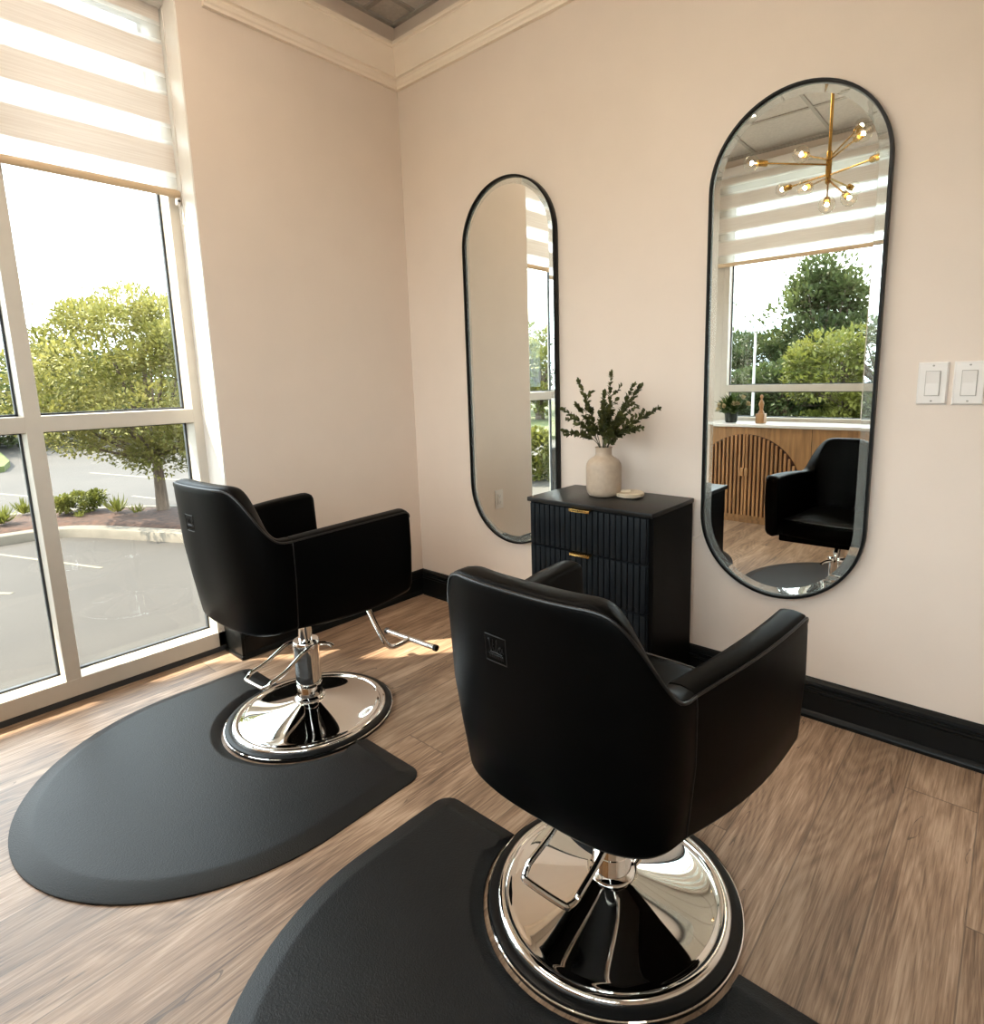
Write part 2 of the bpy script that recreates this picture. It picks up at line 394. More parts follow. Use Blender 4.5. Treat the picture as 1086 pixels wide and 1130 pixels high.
# ---------------------------------------------------------------- street window (seen in the mirrors)
def win_front():
    b = MB(); Y0, Y1, YG = YF-.10, YF+.004, YF-.07
    z0, z1 = .72, 2.63
    def bar(x0, x1, a, c): b.box((x0, Y0, a), (x1, Y1, c), .002, 1)
    xs = [.435, .52]
    bar(.38, .475, z0, z1); bar(.475, .52, z0, z1)
    ms = [1.530, 2.40]
    for x in ms: bar(x-.028, x+.028, z0, z1)
    bar(3.20, 3.25, z0, z1)
    b.box((.38, Y0, z0), (3.25, Y1-.001, z0+.06), .002, 1); b.box((.38, Y0, z1-.05), (3.25, Y1-.001, z1), .002, 1)
    b.box((.38, Y0, .981), (3.25, Y1-.0015, 1.034), .002, 1)
    w = struct(b.build('window_2', 'frame', angle=30))
    ed = [.52, 1.502, 1.558, 2.372, 2.428, 3.20]
    for i in (0, 2, 4):
        for a, c in ((z0+.06, .981), (1.034, z1-.05)):
            MB().box((ed[i]-.004, YG-.003, a-.004), (ed[i+1]+.004, YG+.003, c+.004)).build('window_pane', 'glass', w, smooth=False)
            k = MB(); t = .007
            for (q0, q1, r0, r1) in ((ed[i], ed[i+1], a, a+t), (ed[i], ed[i+1], c-t, c), (ed[i], ed[i]+t, a, c), (ed[i+1]-t, ed[i+1], a, c)):
                k.box((q0, YG-.006, r0), (q1, YG+.01, r1))
            k.build('gasket', 'gasket', w, smooth=False)
win_front()

# ---------------------------------------------------------------- zebra roller blinds
def blind_side():
    t = thing('roller_blind', 'cream zebra roller blind half lowered over the left window beside the wall', 'blind', (0, 0, 0))
    z0, z1, x = 1.838, 2.46, -.118
    m = zebra_mat('zebra_fabric_side', z0, .170, .066, .097, z1)
    MB().box((x-.0008, -2.50, z0), (x+.0008, -.979, z1)).build('fabric', m, t, smooth=False)
    b = MB(); b.lathe([(.0, 0), (.0135, 0), (.0145, .003), (.0145, 1.522), (.0135, 1.525), (0, 1.525)], seg=20)
    for v in b.bm.verts: v.co = V((v.co.x*.8+x, v.co.z-2.501, v.co.y+z0-.006))
    b.build('bottom_rail', 'bar', t)
    b = MB(); b.box((x-.045, -2.52, z1), (x+.03, -.970, z1+.03), .006); b.build('headrail', 'plastic', t)
    b = MB(); b.tube(smoothpath([(x+.02, -.974, 2.46), (x+.02, -.974, 1.9), (x+.018, -.974, 1.75), (x+.018, -.979, 1.715), (x+.018, -.986, 1.75), (x+.018, -.987, 1.80)], 8), .0022, 6)
    b.build('pull_chain', 'plastic', t)
    b = MB(); b.box((x-.012, -.990, 1.792), (x+.012, -.978, 1.818), .003); k = b.build('chain_bracket', 'plastic', t)
    b = MB(); b.tube([(x+.011, -.984, 1.805), (x+.015, -.984, 1.805)], .005, 12); b.build('screw', 'dark', k)
def blind_front():
    t = thing('roller_blind', 'cream zebra roller blind over the street window, seen above the counter in the right mirror', 'blind', (0, 0, 0))
    z0, z1, y = 1.975, 2.60, YF+.04
    m = zebra_mat('zebra_fabric_front', z0, .170, .066, .097, z1)
    MB().box((.40, y-.0008, z0), (3.22, y+.0008, z1)).build('fabric', m, t, smooth=False)
    b = MB(); b.box((.40, y-.012, z0-.026), (3.22, y+.012, z0+.002), .008); b.build('bottom_rail', 'bar', t)
    b = MB(); b.box((.39, y-.03, z1), (3.23, y+.05, z1+.06), .008); b.build('headrail', 'plastic', t)
blind_side(); blind_front()

# ---------------------------------------------------------------- wall mirrors
def capsule(xc, zc, w, h, n=36):
    r = w/2; s = h/2-r; pts = []
    for i in range(n+1):
        a = PI*i/n; pts.append((xc+r*math.cos(a), zc+s+r*math.sin(a)))
    for i in range(n+1):
        a = PI+PI*i/n; pts.append((xc+r*math.cos(a), zc-s+r*math.sin(a)))
    return pts
def mirror(xc, label):
    zc, w, h = 1.1639, .513, 1.5575
    t = thing('wall_mirror', label, 'mirror', (xc, 0, zc), 0, 'tall black framed pill mirrors on the wall')
    def R(inset, y): return [(x, y, z) for x, z in capsule(0, 0, w-2*inset, h-2*inset)]
    b = MB(); b.loft([R(.002, -.0005), R(0, -.003), R(0, -.026), R(.001, -.028), R(.008, -.028), R(.009, -.026), R(.009, -.006), R(.009, -.0005)], True, (False, False), True)
    b.build('frame', 'black_metal', t, angle=40)
    b = MB(); b.loft([R(.009, -.0165), R(.034, -.0178)], True, (False, False))
    b.build('bevelled_edge', 'bevel', t, smooth=False)
    b = MB(); b.loft([R(.034, -.0005), R(.034, -.0178)], True, (True, True))
    b.build('mirror_glass', 'mirror', t, smooth=False)
mirror(.6729, 'tall narrow pill-shaped mirror with black frame on the wall left of the black dresser')
mirror(1.8106, 'pill-shaped black framed mirror beside the light switches, reflecting the brass chandelier')

# ---------------------------------------------------------------- salon chairs
def chair(label, loc, rz, dz, pump_rz, fold, pump, lock_rz, ox=.016):
    t = thing('salon_chair', label, 'chair', (loc[0], loc[1], 0), 0, 'black leather styling chairs')
    # --- base
    MB().lathe([(.269, .0005), (.2695, .010), (.266, .0165), (.258, .019), (.25, .0185), (.2, .004)], seg=96, caps=(True, True)).build('base_ring', 'rubber', t)
    b = MB(); b.lathe([(.2695, .0095), (.2712, .0105), (.2712, .0125), (.2690, .0135)], seg=96)
    b.build('base_edge_trim', 'chrome', t)
    prof = [(.248, .014), (.248, .0190), (.246, .0235), (.241, .0262), (.234, .0268), (.229, .0250), (.2265, .0220), (.222, .0226)]
    for i in range(25):
        u = i/24; r = lerp(.220, .050, u)
        prof.append((r, .0235+.006*u+.0365*u**1.3))
    prof += [(.046, .0660)]
    MB().lathe(prof, seg=128).build('base_plate', 'chrome', t, angle=50)
    b = MB(); b.lathe([(.044, .060), (.0485, .062), (.0495, .067), (.0485, .073), (.043, .077), (.041, .079), (.041, .118), (.0395, .1195), (.0395, .1215), (.041, .123), (.041, .255), (.0425, .257), (.0425, .268), (.040, .272), (.022, .273)], seg=48, caps=(True, False))
    b.build('column', 'chrome', t)
    MB().lathe([(.0215, .26), (.0215, .372+dz)], seg=32).build('piston', 'chrome', t)
    # pump lever: loop that comes off the column head
    b = MB()
    zl, ln = pump
    L = [(-.042, .0, .258), (-.047, -.02, .258), (-.052, -.05, .252), (-.056, -ln*.6, lerp(.25, zl, .55)), (-.058, -ln*.86, zl+.012), (-.0575, -ln*.915, zl+.005), (-.052, -ln*.975, zl+.001), (-.040, -ln, zl)]
    L = L+[(-x, y, z) for x, y, z in reversed(L)]
    b.tube(smoothpath(L, 6), .0062, 10)
    p = b.build('pump_lever', 'brushed', t); p.rotation_euler = (0, 0, pump_rz)
    b = MB(); b.tube([(.038, .012, .258), (.060, .02, .258), (.072, .03, .252), (.082, .034, .244)], [.006, .0065, .006, .0075], 10)
    b.lathe([(.0433, .245), (.0433, .262)], seg=32)
    p = b.build('lock_lever', 'brushed', t); p.rotation_euler = (0, 0, lock_rz)
    # --- seat shell in a turned frame
    e = Matrix.Translation((0, 0, dz)) @ Matrix.Rotation(rz, 4, 'Z') @ Matrix.Translation((ox, 0, 0))
    def put(o): o.matrix_local = e; return o
    w, ys, wf, yf, za, zaf, zt = .240, -.166, .297, .213, .640, .661, .787
    # plan of the back: superellipse from the right seam round to the left seam
    def plan(a):                       # a in [-1,1], -1 left seam, +1 right seam
        th = a*PI/2
        s, c = math.sin(abs(th)), math.cos(th)
        x = w*(s**.74)*(1 if a >= 0 else -1)
        y = ys-.142*(c**.80)
        return V((x, y))
    def topz(a):
        u = abs(a)
        k = 1-sstep((u-.27)/.68)
        k = .5*k+.5*(1-sstep((u-.36)/.53))
        return za+(zt-za)*k+.008*(1-u*u)
    def profile(p, n, zt_, zb_, th, r, inb, lean):
        """closed ring: outer face up, rounded top, inner face down. n points outwards"""
        pts = []
        def P(d, z): # d inward distance from the outer face
            h = (z-zb_)/(max(zt_-zb_, .01))
            off = -d - inb*(1-h)**2*1.0 + lean*(h-.6)
            pts.append((p.x+n.x*off, p.y+n.y*off, z))
        P(.030, zb_-.004); P(.010, zb_+.003); P(.002, zb_+.016); P(0, lerp(zb_, zt_, .3)); P(-.003, lerp(zb_, zt_, .55)); P(-.001, zt_-r*2.2); P(.0, zt_-r)
        P(r*.12, zt_-r*.55); P(r*.45, zt_-r*.14); P(r, zt_); P(th*.5, zt_+.002); P(th-r, zt_); P(th-r*.4, zt_-r*.2); P(th-r*.1, zt_-r*.6); P(th, zt_-r*1.1)
        P(th+.004, lerp(zb_, zt_, .5)); P(th+.004, zb_+.06); P(th, zb_+.01); P(th-.02, zb_-.002)
        return pts
    NB = 56
    rings = []; pipe = []
    for i in range(NB+1):
        a = -1+2*i/NB
        p = plan(a); d = plan(min(1, a+.01))-plan(max(-1, a-.01)); n = V((d.y, -d.x)).normalized()
        u = abs(a)
        zb_ = lerp(.352, .368, u)
        th = lerp(.056, .054, u)
        pr = profile(p, n, topz(a), zb_, th, .013, lerp(.034, .012, u), lerp(.016, .0, u*u))
        rings.append(pr); q = V(pr[7]); pipe.append(q+V((n.x, n.y, .4))*.0006)
    b = MB(); b.loft(rings, True)
    bvh = BVHTree.FromBMesh(b.bm)
    back = put(b.build('backrest', 'leather', t, angle=60))
    b = MB(); b.tube(pipe, .0030, 8); pp = b.build('piping', 'piping', back)
    # embossed maker's mark on the back
    def surf(x, z, lift=.0002):
        h = bvh.ray_cast(V((x, -1, z)), V((0, 1, 0)))[0]
        return h+V((0, -lift, 0)) if h is not None else V((x, -.3, z))
    ex, ez, hw, hh = -.044, .680, .0235, .0235
    b = MB()
    rect = []
    for (p0, p1) in (((-1, -1), (1, -1)), ((1, -1), (1, 1)), ((1, 1), (-1, 1)), ((-1, 1), (-1, -1))):
        for k in range(6): rect.append(surf(ex+hw*lerp(p0[0], p1[0], k/6), ez+hh*lerp(p0[1], p1[1], k/6)))
    b.tube(rect, .00095, 6, True)
    def stroke(pts, r=.0008):
        b.tube([surf(ex+hw*x, ez+hh*y) for x, y in [(q.x, q.y) for q in smoothpath([(x, y, 0) for x, y in pts], 5)]], r, 5)
    stroke([(-.72, .62), (-.60, .66), (-.52, .0), (-.42, -.15), (-.28, .35), (-.24, .72)])          # V
    stroke([(-.20, .1), (-.16, -.12), (-.06, -.1)]); stroke([(-.17, .32), (-.15, .36)])              # i
    stroke([(-.02, -.1), (.06, .5), (.14, .72), (.14, .4), (.06, .0), (.14, -.14), (.22, -.05)])     # l
    stroke([(.22, -.05), (.36, .2), (.48, .24), (.40, .0), (.50, -.14), (.60, .05), (.66, .22), (.70, -.1), (.78, -.1)])
    stroke([(-.55, -.28), (0., -.24), (.62, -.30)], .0006)
    for k in range(9):
        x = -.62+.155*k
        stroke([(x-.05, -.70), (x-.03, -.44), (x+.05, -.46), (x+.05, -.70)], .0006)
    b.build('embossed_mark', 'emb', back)
    # arms
    for s in (1, -1):
        K = 12; rings = []; pipe = []
        r_end = .022
        fr = [lerp(0, 1, k/K) for k in range(K+1)]
        d0 = V((s*w, ys)); d1 = V((s*wf, yf)); dr = (d1-d0).normalized(); n = V((dr.y, -dr.x))*(1 if s > 0 else -1); n = n if n.x*s > 0 else -n
        Lg = (d1-d0).length
        stations = [(f*(Lg-r_end), 0.) for f in fr]+[(Lg-r_end+r_end*math.sin(k*PI/12), r_end*(1-math.cos(k*PI/12))) for k in range(1, 7)]
        for (dist, drop) in stations:
            f = dist/Lg; p = d0+dr*dist+n*.013*math.sin(PI*min(1, f))
            zt_ = lerp(za, zaf, f)+.004*math.sin(PI*min(1, f*1.05))-drop*.95
            zb_ = lerp(.368, .386, f)-.014*math.sin(PI*min(1, f))+drop*.9
            th = lerp(.054, .058, f)
            shrink = drop*.25
            pr = profile(p-n*shrink, n, zt_, zb_, th-2*shrink, .013, lerp(.012, .004, f), 0)
            rings.append(pr)
            pipe.append(V(pr[7])+V((n.x, n.y, .4))*.0005)
        b = MB(); b.loft(rings, True)
        arm = put(b.build('armrest', 'leather', t, angle=60))
        b = MB(); b.tube(pipe, .0027, 8); b.build('piping', 'piping', arm)
        # vertical seam welt where arm meets back
        b = MB(); pr = profile(d0, n, za, .368, .054, .013, .012, 0)
        b.tube([V(q)+V((n.x, n.y, 0))*.0003 for q in pr[1:8]], .0016, 6); b.build('seam', 'emb', arm)
    # seat cushion
    out = []
    for k in range(13):
        u = -1+2*k/12; out.append((.216*u, .192+.034*(1-u*u)))
    out += [(.170, -.14), (.12, -.215), (0, -.235), (-.12, -.215), (-.170, -.14)]
    def so(sc, dy=0): return [(x*sc, (y)*sc+dy) for x, y in out]
    b = MB()
    lev = [(.90, .385), (.985, .390), (1.0, .402), (1.0, .450), (.985, .463), (.94, .470), (.80, .476), (.4, .479)]
    b.loft([[(x, y, z) for x, y in so(sc)] for sc, z in lev])
    st = put(b.build('seat', 'leather', t, angle=60))
    b = MB(); b.tube([(x*.992, y*.992, .4655) for x, y in out[:13]], .0024, 6); b.build('piping', 'piping', st)
    # underside pan and mounting plate
    o2 = [plan(-1+2*i/28) for i in range(29)]
    o2 = [(q.x*.80, q.y*.80) for q in o2]+[(wf*.78, yf*.90), (-wf*.78, yf*.90)]
    b = MB(); b.loft([[(x*.98, y*.98, .362) for x, y in o2], [(x, y, .368) for x, y in o2], [(x, y, .392) for x, y in o2]])
    put(b.build('seat_pan', 'leather', t))
    b = MB(); b.box((-.10, -.11, .348), (.10, .11, .362), .003); put(b.build('mounting_plate', 'rubber', t))
    # footrest
    zz = -dz if dz else 0
    b = MB()
    for xx in (0,):
        b.tube(smoothpath([(xx, .12, .372), (xx, .185, .355), (xx, .235, .275), (xx, .285, .155), (xx, .315, .09), (xx, .345, .060), (xx, .385, .056), (xx, .435, .058)], 6), .0098, 12)
    fr_ = put(b.build('footrest', 'chrome', t))
    if fold:                                         # swung back under the seat
        pv = V((0, .12, .372)); fr_.matrix_local = e @ Matrix.Translation(pv) @ Matrix.Rotation(math.radians(-38), 4, 'X') @ Matrix.Translation(-pv)
    b = MB(); b.tube([(-.130, .438, .058), (.138, .438, .058)], .0105, 14); b.build('foot_bar', 'brushed', fr_)
    for s in (-1, 1):
        b = MB(); b.tube([(s*.134+.004, .438, .058), (s*.146+.004, .438, .058)], .0125, 14); b.build('end_cap', 'rubber', fr_)
    return t
chair('black leather salon chair by the left window, nearer the corner', (.610, -1.022), math.radians(2.8), .054, math.radians(4), 0., (.195, .190), .35)
chair('black leather salon chair in the foreground with its back turned, before the dresser', (1.798, -1.007), math.radians(-.7), 0., math.radians(0), 1., (.185, .233), 1.9)

# ---------------------------------------------------------------- floor mats
def floor_mat_obj(label, xc, half, y0, ytan, ymin, bx, by, br):
    """half-round mat: straight front edge at y0, cut out round the chair base"""
    outer = []
    n = 48
    for i in range(n+1):
        a = PI+PI*i/n
        outer.append(V((xc+half*math.cos(a), ytan+(ytan-ymin)*math.sin(a))))
    rc = .045
    def corner(c, a0, a1): return [V((c[0]+rc*math.cos(lerp(a0, a1, k/5)), c[1]+rc*math.sin(lerp(a0, a1, k/5)))) for k in range(6)]
    right = [V((xc+half*(1-.008*k/4), lerp(ytan, y0-rc, k/5))) for k in range(1, 5)]
    right += corner((xc+half*.992-rc, y0-rc), 0, PI/2)
    left = corner((xc-half*.992+rc, y0-rc), PI/2, PI)+[V((xc-half*(1-.008*(4-k)/4), lerp(y0-rc, ytan, k/5))) for k in range(1, 5)]
    # the cut-out
    dy = y0-by; ang = math.asin(max(-1, min(1, dy/br)))
    cut = []
    for i in range(41):
        a = lerp(ang, -PI-ang, i/40); cut.append(V((bx+br*math.cos(a), by+br*math.sin(a))))
    loop = outer+right+cut+left
    cR, cL = (xc+half*.992-rc, y0-rc), (xc-half*.992+rc, y0-rc); iR = len(outer)+4; iL = len(outer)+len(right)+41
    m = len(loop)
    # offset inwards
    cen = []
    nrm = []
    for i in range(m):
        d = (loop[(i+1) % m]-loop[i-1]).normalized(); nrm.append(V((-d.y, d.x)))
    icut = set(range(len(outer)+len(right), len(outer)+len(right)+41))
    def off(k, kc, z):
        res = []
        for i, p in enumerate(loop):
            d = kc if i in icut else k
            if i in icut and (i-min(icut) < 4 or max(icut)-i < 4): d = min(kc, .01)
            q = p+nrm[i]*d
            for cc, sx_, i0 in ((cR, -1, iR), (cL, 1, iL)):
                if i0 <= i < i0+6:
                    u_ = (p-V(cc))/rc; ov = max(d-rc, 0)
                    q = V(cc)+u_*max(rc-d, .0005)+V((sx_*ov, -ov))
            if i in icut or True:
                q.y = min(q.y, y0-(k*.75 if d > 0 else 0)) if d > 0 else q.y
            res.append((q.x, q.y, z))
        return res
    b = MB()
    rs = [off(0, 0, .0005), off(.0, .0, .0045), off(.003, .002, .0062), off(.042, .024, .0158), off(.047, .028, .0175), off(.052, .031, .0182), off(.060, .036, .0184)]
    b.loft(rs, True, (True, False))
    top = b.bm.verts; b.bm.verts.ensure_lookup_table()
    last = [b.bm.verts[i] for i in range(len(b.bm.verts)-m, len(b.bm.verts))]
    es = [b.bm.edges.get((last[i], last[(i+1) % m])) for i in range(m)]
    bmesh.ops.triangle_fill(b.bm, edges=[e for e in es if e], use_beauty=True, use_dissolve=False)
    o = b.build('floor_mat', 'mat', angle=40)
    return tag(o, label, 'mat', 'black half-round salon mats')
floor_mat_obj('black half-round cushioned mat under the chair by the left window', .630, .535, -.996, -1.29, -1.822, .610, -1.022, .280)
floor_mat_obj('black half-round cushioned mat under the foreground chair', 1.806, .535, -1.010, -1.30, -1.835, 1.798, -1.007, .280)

# ---------------------------------------------------------------- dresser
def dresser():
    x0, x1, yb, yf_, zt = 1.016, 1.522, -.02, -.322, .688
    t = thing('dresser', 'black narrow dresser with fluted drawers and gold pulls between the two mirrors', 'dresser', ((x0+x1)/2, (yb+yf_)/2, 0))
    X = (x0+x1)/2; Y = (yb+yf_)/2
    def L(x, y, z): return (x-X, y-Y, z)
    b = MB()
    b.box(L(x0, yf_+.012, .045), L(x0+.018, yb, zt-.016), .001); b.box(L(x1-.018, yf_+.012, .045), L(x1, yb, zt-.016), .001)
    b.box(L(x0+.018, yf_+.03, .045), L(x1-.018, yb, zt-.016))
    b.build('carcass', 'dresser', t, smooth=False)
    MB().box(L(x0+.02, yf_+.03, 0), L(x1-.02, yb-.02, .046)).build('plinth', 'dresser', t, smooth=False)
    MB().box(L(x0-.004, yf_-.006, zt-.016), L(x1+.004, yb+.002, zt), .0025).build('dresser_top', 'dresser_top', t)
    zs = [.672, .512, .338, .060]
    zs = [.670, .512, .342, .172, .050]
    for i in range(4):
        d = MB(); a, c = zs[i+1]+.0025, zs[i]-.002
        d.box(L(x0+.004, yf_+.006, a), L(x1-.016, yf_+.02, c), .001)
        xa, xb = x0+.006, x1-.018; n = 21; p = (xb-xa)/n
        rnd = random.Random(i)
        for k in range(n):
            q = xa+p*k
            d.box(L(q+.0022, yf_-.002, a+.001), L(q+p-.0022, yf_+.008, c-.001), .0016, 2)
        dr = d.build('drawer', 'drawer', t, angle=40)
        h = MB(); hx = lerp(x0, x1, .465)
        zc = c-.004
        h.box(L(hx-.042, yf_-.017, zc-.004), L(hx+.042, yf_-.013, zc+.006), .001)
        h.box(L(hx-.042, yf_-.017, zc+.002), L(hx+.042, yf_+.004, zc+.006), .001)
        h.build('pull_handle', 'gold', dr)
dresser()

# vase, sprigs, dish on the dresser
VX, VY, VZ = 1.233, -.150, .6885
t = MB().lathe([(.0, .002), (.046, .0), (.054, .003), (.060, .012), (.0635, .024), (.0645, .05), (.0645, .105), (.0625, .118), (.055, .131), (.043, .140), (.034, .145), (.0305, .150), (.0295, .156), (.0295, .172), (.0315, .176), (.0318, .178), (.029, .179), (.0265, .176), (.0262, .150), (.03, .14), (.03, .02), (0, .018)], seg=56)
o = t.build('vase', 'ceramic', angle=50); o.location = (VX, VY, VZ); tag(o, 'beige speckled ceramic vase on the black dresser', 'vase')

def leaf(b, p, d, up, ln, wd, bend=.15):
    """a pointed oval leaf with a folded midrib"""
    d = d.normalized(); s = d.cross(up)
    if s.length < 1e-4: s = d.orthogonal()
    s.normalize(); n = s.cross(d)
    mid = [p, p+d*ln*.35+n*ln*bend*.6, p+d*ln*.7+n*ln*bend, p+d*ln+n*ln*bend*.6]
    a = b.bm.verts.new(mid[0]); m1 = b.bm.verts.new(mid[1]); m2 = b.bm.verts.new(mid[2]); e = b.bm.verts.new(mid[3])
    l1 = b.bm.verts.new(mid[1]+s*wd+n*wd*.35); l2 = b.bm.verts.new(mid[2]+s*wd*.85+n*wd*.3)
    r1 = b.bm.verts.new(mid[1]-s*wd+n*wd*.35); r2 = b.bm.verts.new(mid[2]-s*wd*.85+n*wd*.3)
    for f in ((a, m1, l1), (a, r1, m1), (m1, m2, l2, l1), (m1, r1, r2, m2), (m2, e, l2), (m2, r2, e)): b.bm.faces.new(f)
# tips of the sprigs: world x, y, z
tips = [(1.045, -.14, 1.00), (1.092, -.20, .925), (1.110, -.13, 1.105), (1.165, -.22, 1.02), (1.205, -.10, 1.06), (1.258, -.14, 1.128), (1.285, -.23, 1.03),
        (1.325, -.10, 1.085), (1.380, -.15, 1.083), (1.345, -.22, .985), (1.435, -.13, 1.005), (1.405, -.19, .945), (1.33, -.25, .93), (1.17, -.08, .98)]
tips.sort()
names = ['leftmost', 'second from the left', 'third from the left', 'fourth from the left', 'fifth from the left', 'sixth from the left', 'seventh from the left',
         'seventh from the right', 'sixth from the right', 'fifth from the right', 'fourth from the right', 'third from the right', 'second from the right', 'rightmost']
rnd = random.Random(3)
for k, tp in enumerate(tips):
    tpv = V(tp)-V((VX, VY, VZ))
    t = thing('leafy_sprig', 'small-leaved green sprig standing in the beige vase, its tip '+names[k], 'sprig', (VX, VY, VZ), 0, 'green sprigs in the vase')
    h = V((tpv.x, tpv.y, 0)); hd = h.normalized() if h.length > .01 else V((0, 1, 0))
    p0 = V((-hd.x*.012, -hd.y*.012, .03)); p1 = V((hd.x*.016, hd.y*.016, .178))
    p2 = p1.lerp(tpv, .45)+V((0, 0, .018)); 
    path = smoothpath([p0, p1, p2, tpv], 9)
    b = MB(); b.tube(path, [lerp(.0020, .0007, i/(len(path)-1)) for i in range(len(path))], 5); b.build('stem', 'stem', t)
    b = MB(); n = len(path)
    tw = []
    L0 = 0
    pts = [path[i].lerp(path[i+1], f) for i in range(10, n-1) for f in (0, .5)]
    for i, p in enumerate(pts):
        u = i/len(pts)
        if u < .14: continue
        d = (path[min(n-1, 11+i//2)]-path[10+i//2]).normalized()
        ang = i*2.4+rnd.uniform(-.4, .4)
        s = d.orthogonal().normalized(); s2 = d.cross(s)
        for q in (0, PI):
            if rnd.random() < .30: continue
            sd = s*math.cos(ang+q)+s2*math.sin(ang+q)
            sz = rnd.uniform(.8, 1.2)*lerp(1.05, .75, u)
            leaf(b, p, d*.75+sd*.85, d, .0245*sz, .0085*sz)
        # short side twigs in the lower half
        if i % 5 == 1 and u < .62:
            sd = s*math.cos(ang)+s2*math.sin(ang); dd = (d*.8+sd*.7).normalized(); ln = rnd.uniform(.025, .055)
            tw.append([p, p+dd*ln])
            for j in range(5):
                pp = p+dd*ln*(.3+.7*j/4)
                a2 = rnd.uniform(0, 6.3); s3 = dd.orthogonal().normalized(); s4 = dd.cross(s3)
                leaf(b, pp, dd*.7+s3*math.cos(a2)+s4*math.sin(a2), dd, .021*rnd.uniform(.8, 1.2), .0075)
    leaf(b, path[-1], path[-1]-path[-2], V((0, 1, 0)), .018, .005)
    for a, c in tw: b.tube([a, c], .0007, 4)
    b.build('leaves', 'sprig', t, recalc=False)

t = thing('trinket_dish', 'small round cream dish with lid on the dresser top beside the vase', 'dish', (1.327, -.122, .6885))
MB().lathe([(0, .0), (.036, 0), (.044, .003), (.047, .008), (.0465, .010), (.042, .010), (0, .0095)], seg=48).build('dish', 'dish', t)
MB().lathe([(0, .010), (.0430, .0105), (.0465, .0115), (.0470, .0145), (.0440, .0165), (.0405, .0160), (.0385, .0150), (0, .0150)], seg=48).build('lid', 'dish', t)
b = MB(); b.box((-.030, -.006, .0150), (.004, .004, .0235), .003); k = b.build('handle', 'dish', t); k.rotation_euler = (0, 0, .5)

t.scale = (1.1, 1.1, 1.05)

# ---------------------------------------------------------------- switches, outlet, cord
def switch(x, label):
    t = thing('light_switch', label, 'light switch', (x, 0, 1.0791), 0, 'white rocker light switches')
    b = MB(); w, h = .035, .0575
    b.loft([[(-w, -.0003, -h), (w, -.0003, -h), (w, -.0003, h), (-w, -.0003, h)], [(-w, -.003, -h), (w, -.003, -h), (w, -.003, h), (-w, -.003, h)],
            [(-w+.004, -.0065, -h+.004), (w-.004, -.0065, -h+.004), (w-.004, -.0065, h-.004), (-w+.004, -.0065, h-.004)]], True, (True, True))
    b.build('plate', 'plastic', t, angle=20)
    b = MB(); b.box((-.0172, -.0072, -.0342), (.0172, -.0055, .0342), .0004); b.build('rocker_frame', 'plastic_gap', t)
    b = MB(); a = .0155
    b.loft([[(-a, -.0076, -.0325), (a, -.0076, -.0325), (a, -.0105, -.0325), (-a, -.0105, -.0325)], [(-a, -.0076, .0), (a, -.0076, 0), (a, -.0098, 0), (-a, -.0098, 0)], [(-a, -.0076, .0325), (a, -.0076, .0325), (a, -.0125, .0325), (-a, -.0125, .0325)]], True)
    b.build('rocker', 'plastic', t, smooth=False)
    for z in (-.0475, .0475):
        b = MB(); b.tube([(0, -.0064, z), (0, -.0078, z)], .0028, 12); k = b.build('screw', 'screw', t)
        b = MB(); b.box((-.0024, -.0082, z-.0005), (.0024, -.0077, z+.0005)); b.build('slot', 'dark', k, smooth=False)
switch(2.1972, 'white rocker light switch nearer the right mirror'); switch(2.2778, 'white rocker light switch farther from the mirror, at the right edge')
t = thing('wall_outlet', 'white wall outlet low on the left wall, seen in the left mirror', 'outlet', (0, -.649, .406))
b = MB(); b.box((.0003, -.035, -.0575), (.0055, .035, .0575), .0025); b.build('plate', 'plastic', t)
b = MB(); b.box((.005, -.0168, -.0335), (.0085, .0168, .0335), .001); r = b.build('receptacle', 'plastic', t)
for z in (-.019, .019):
    b = MB(); b.box((.0080, -.007, z-.002), (.0089, -.0055, z+.006)); b.box((.0080, .0055, z-.002), (.0089, .007, z+.006)); b.tube([(.0080, 0, z-.008), (.0089, 0, z-.008)], .0022, 8)
    b.build('socket_slots', 'dark', r, smooth=False)
b = MB(); b.tube(smoothpath([(1.5585, -.007, .640), (1.562, -.004, .605), (1.553, -.004, .570), (1.540, -.004, .548), (1.530, -.010, .540), (1.524, -.016, .525), (1.524, -.010, .30), (1.524, -.012, .14)], 8), .0013, 6)
tag(b.build('cord', 'trim'), 'thin pale cord hanging on the wall between dresser and right mirror', 'cord')

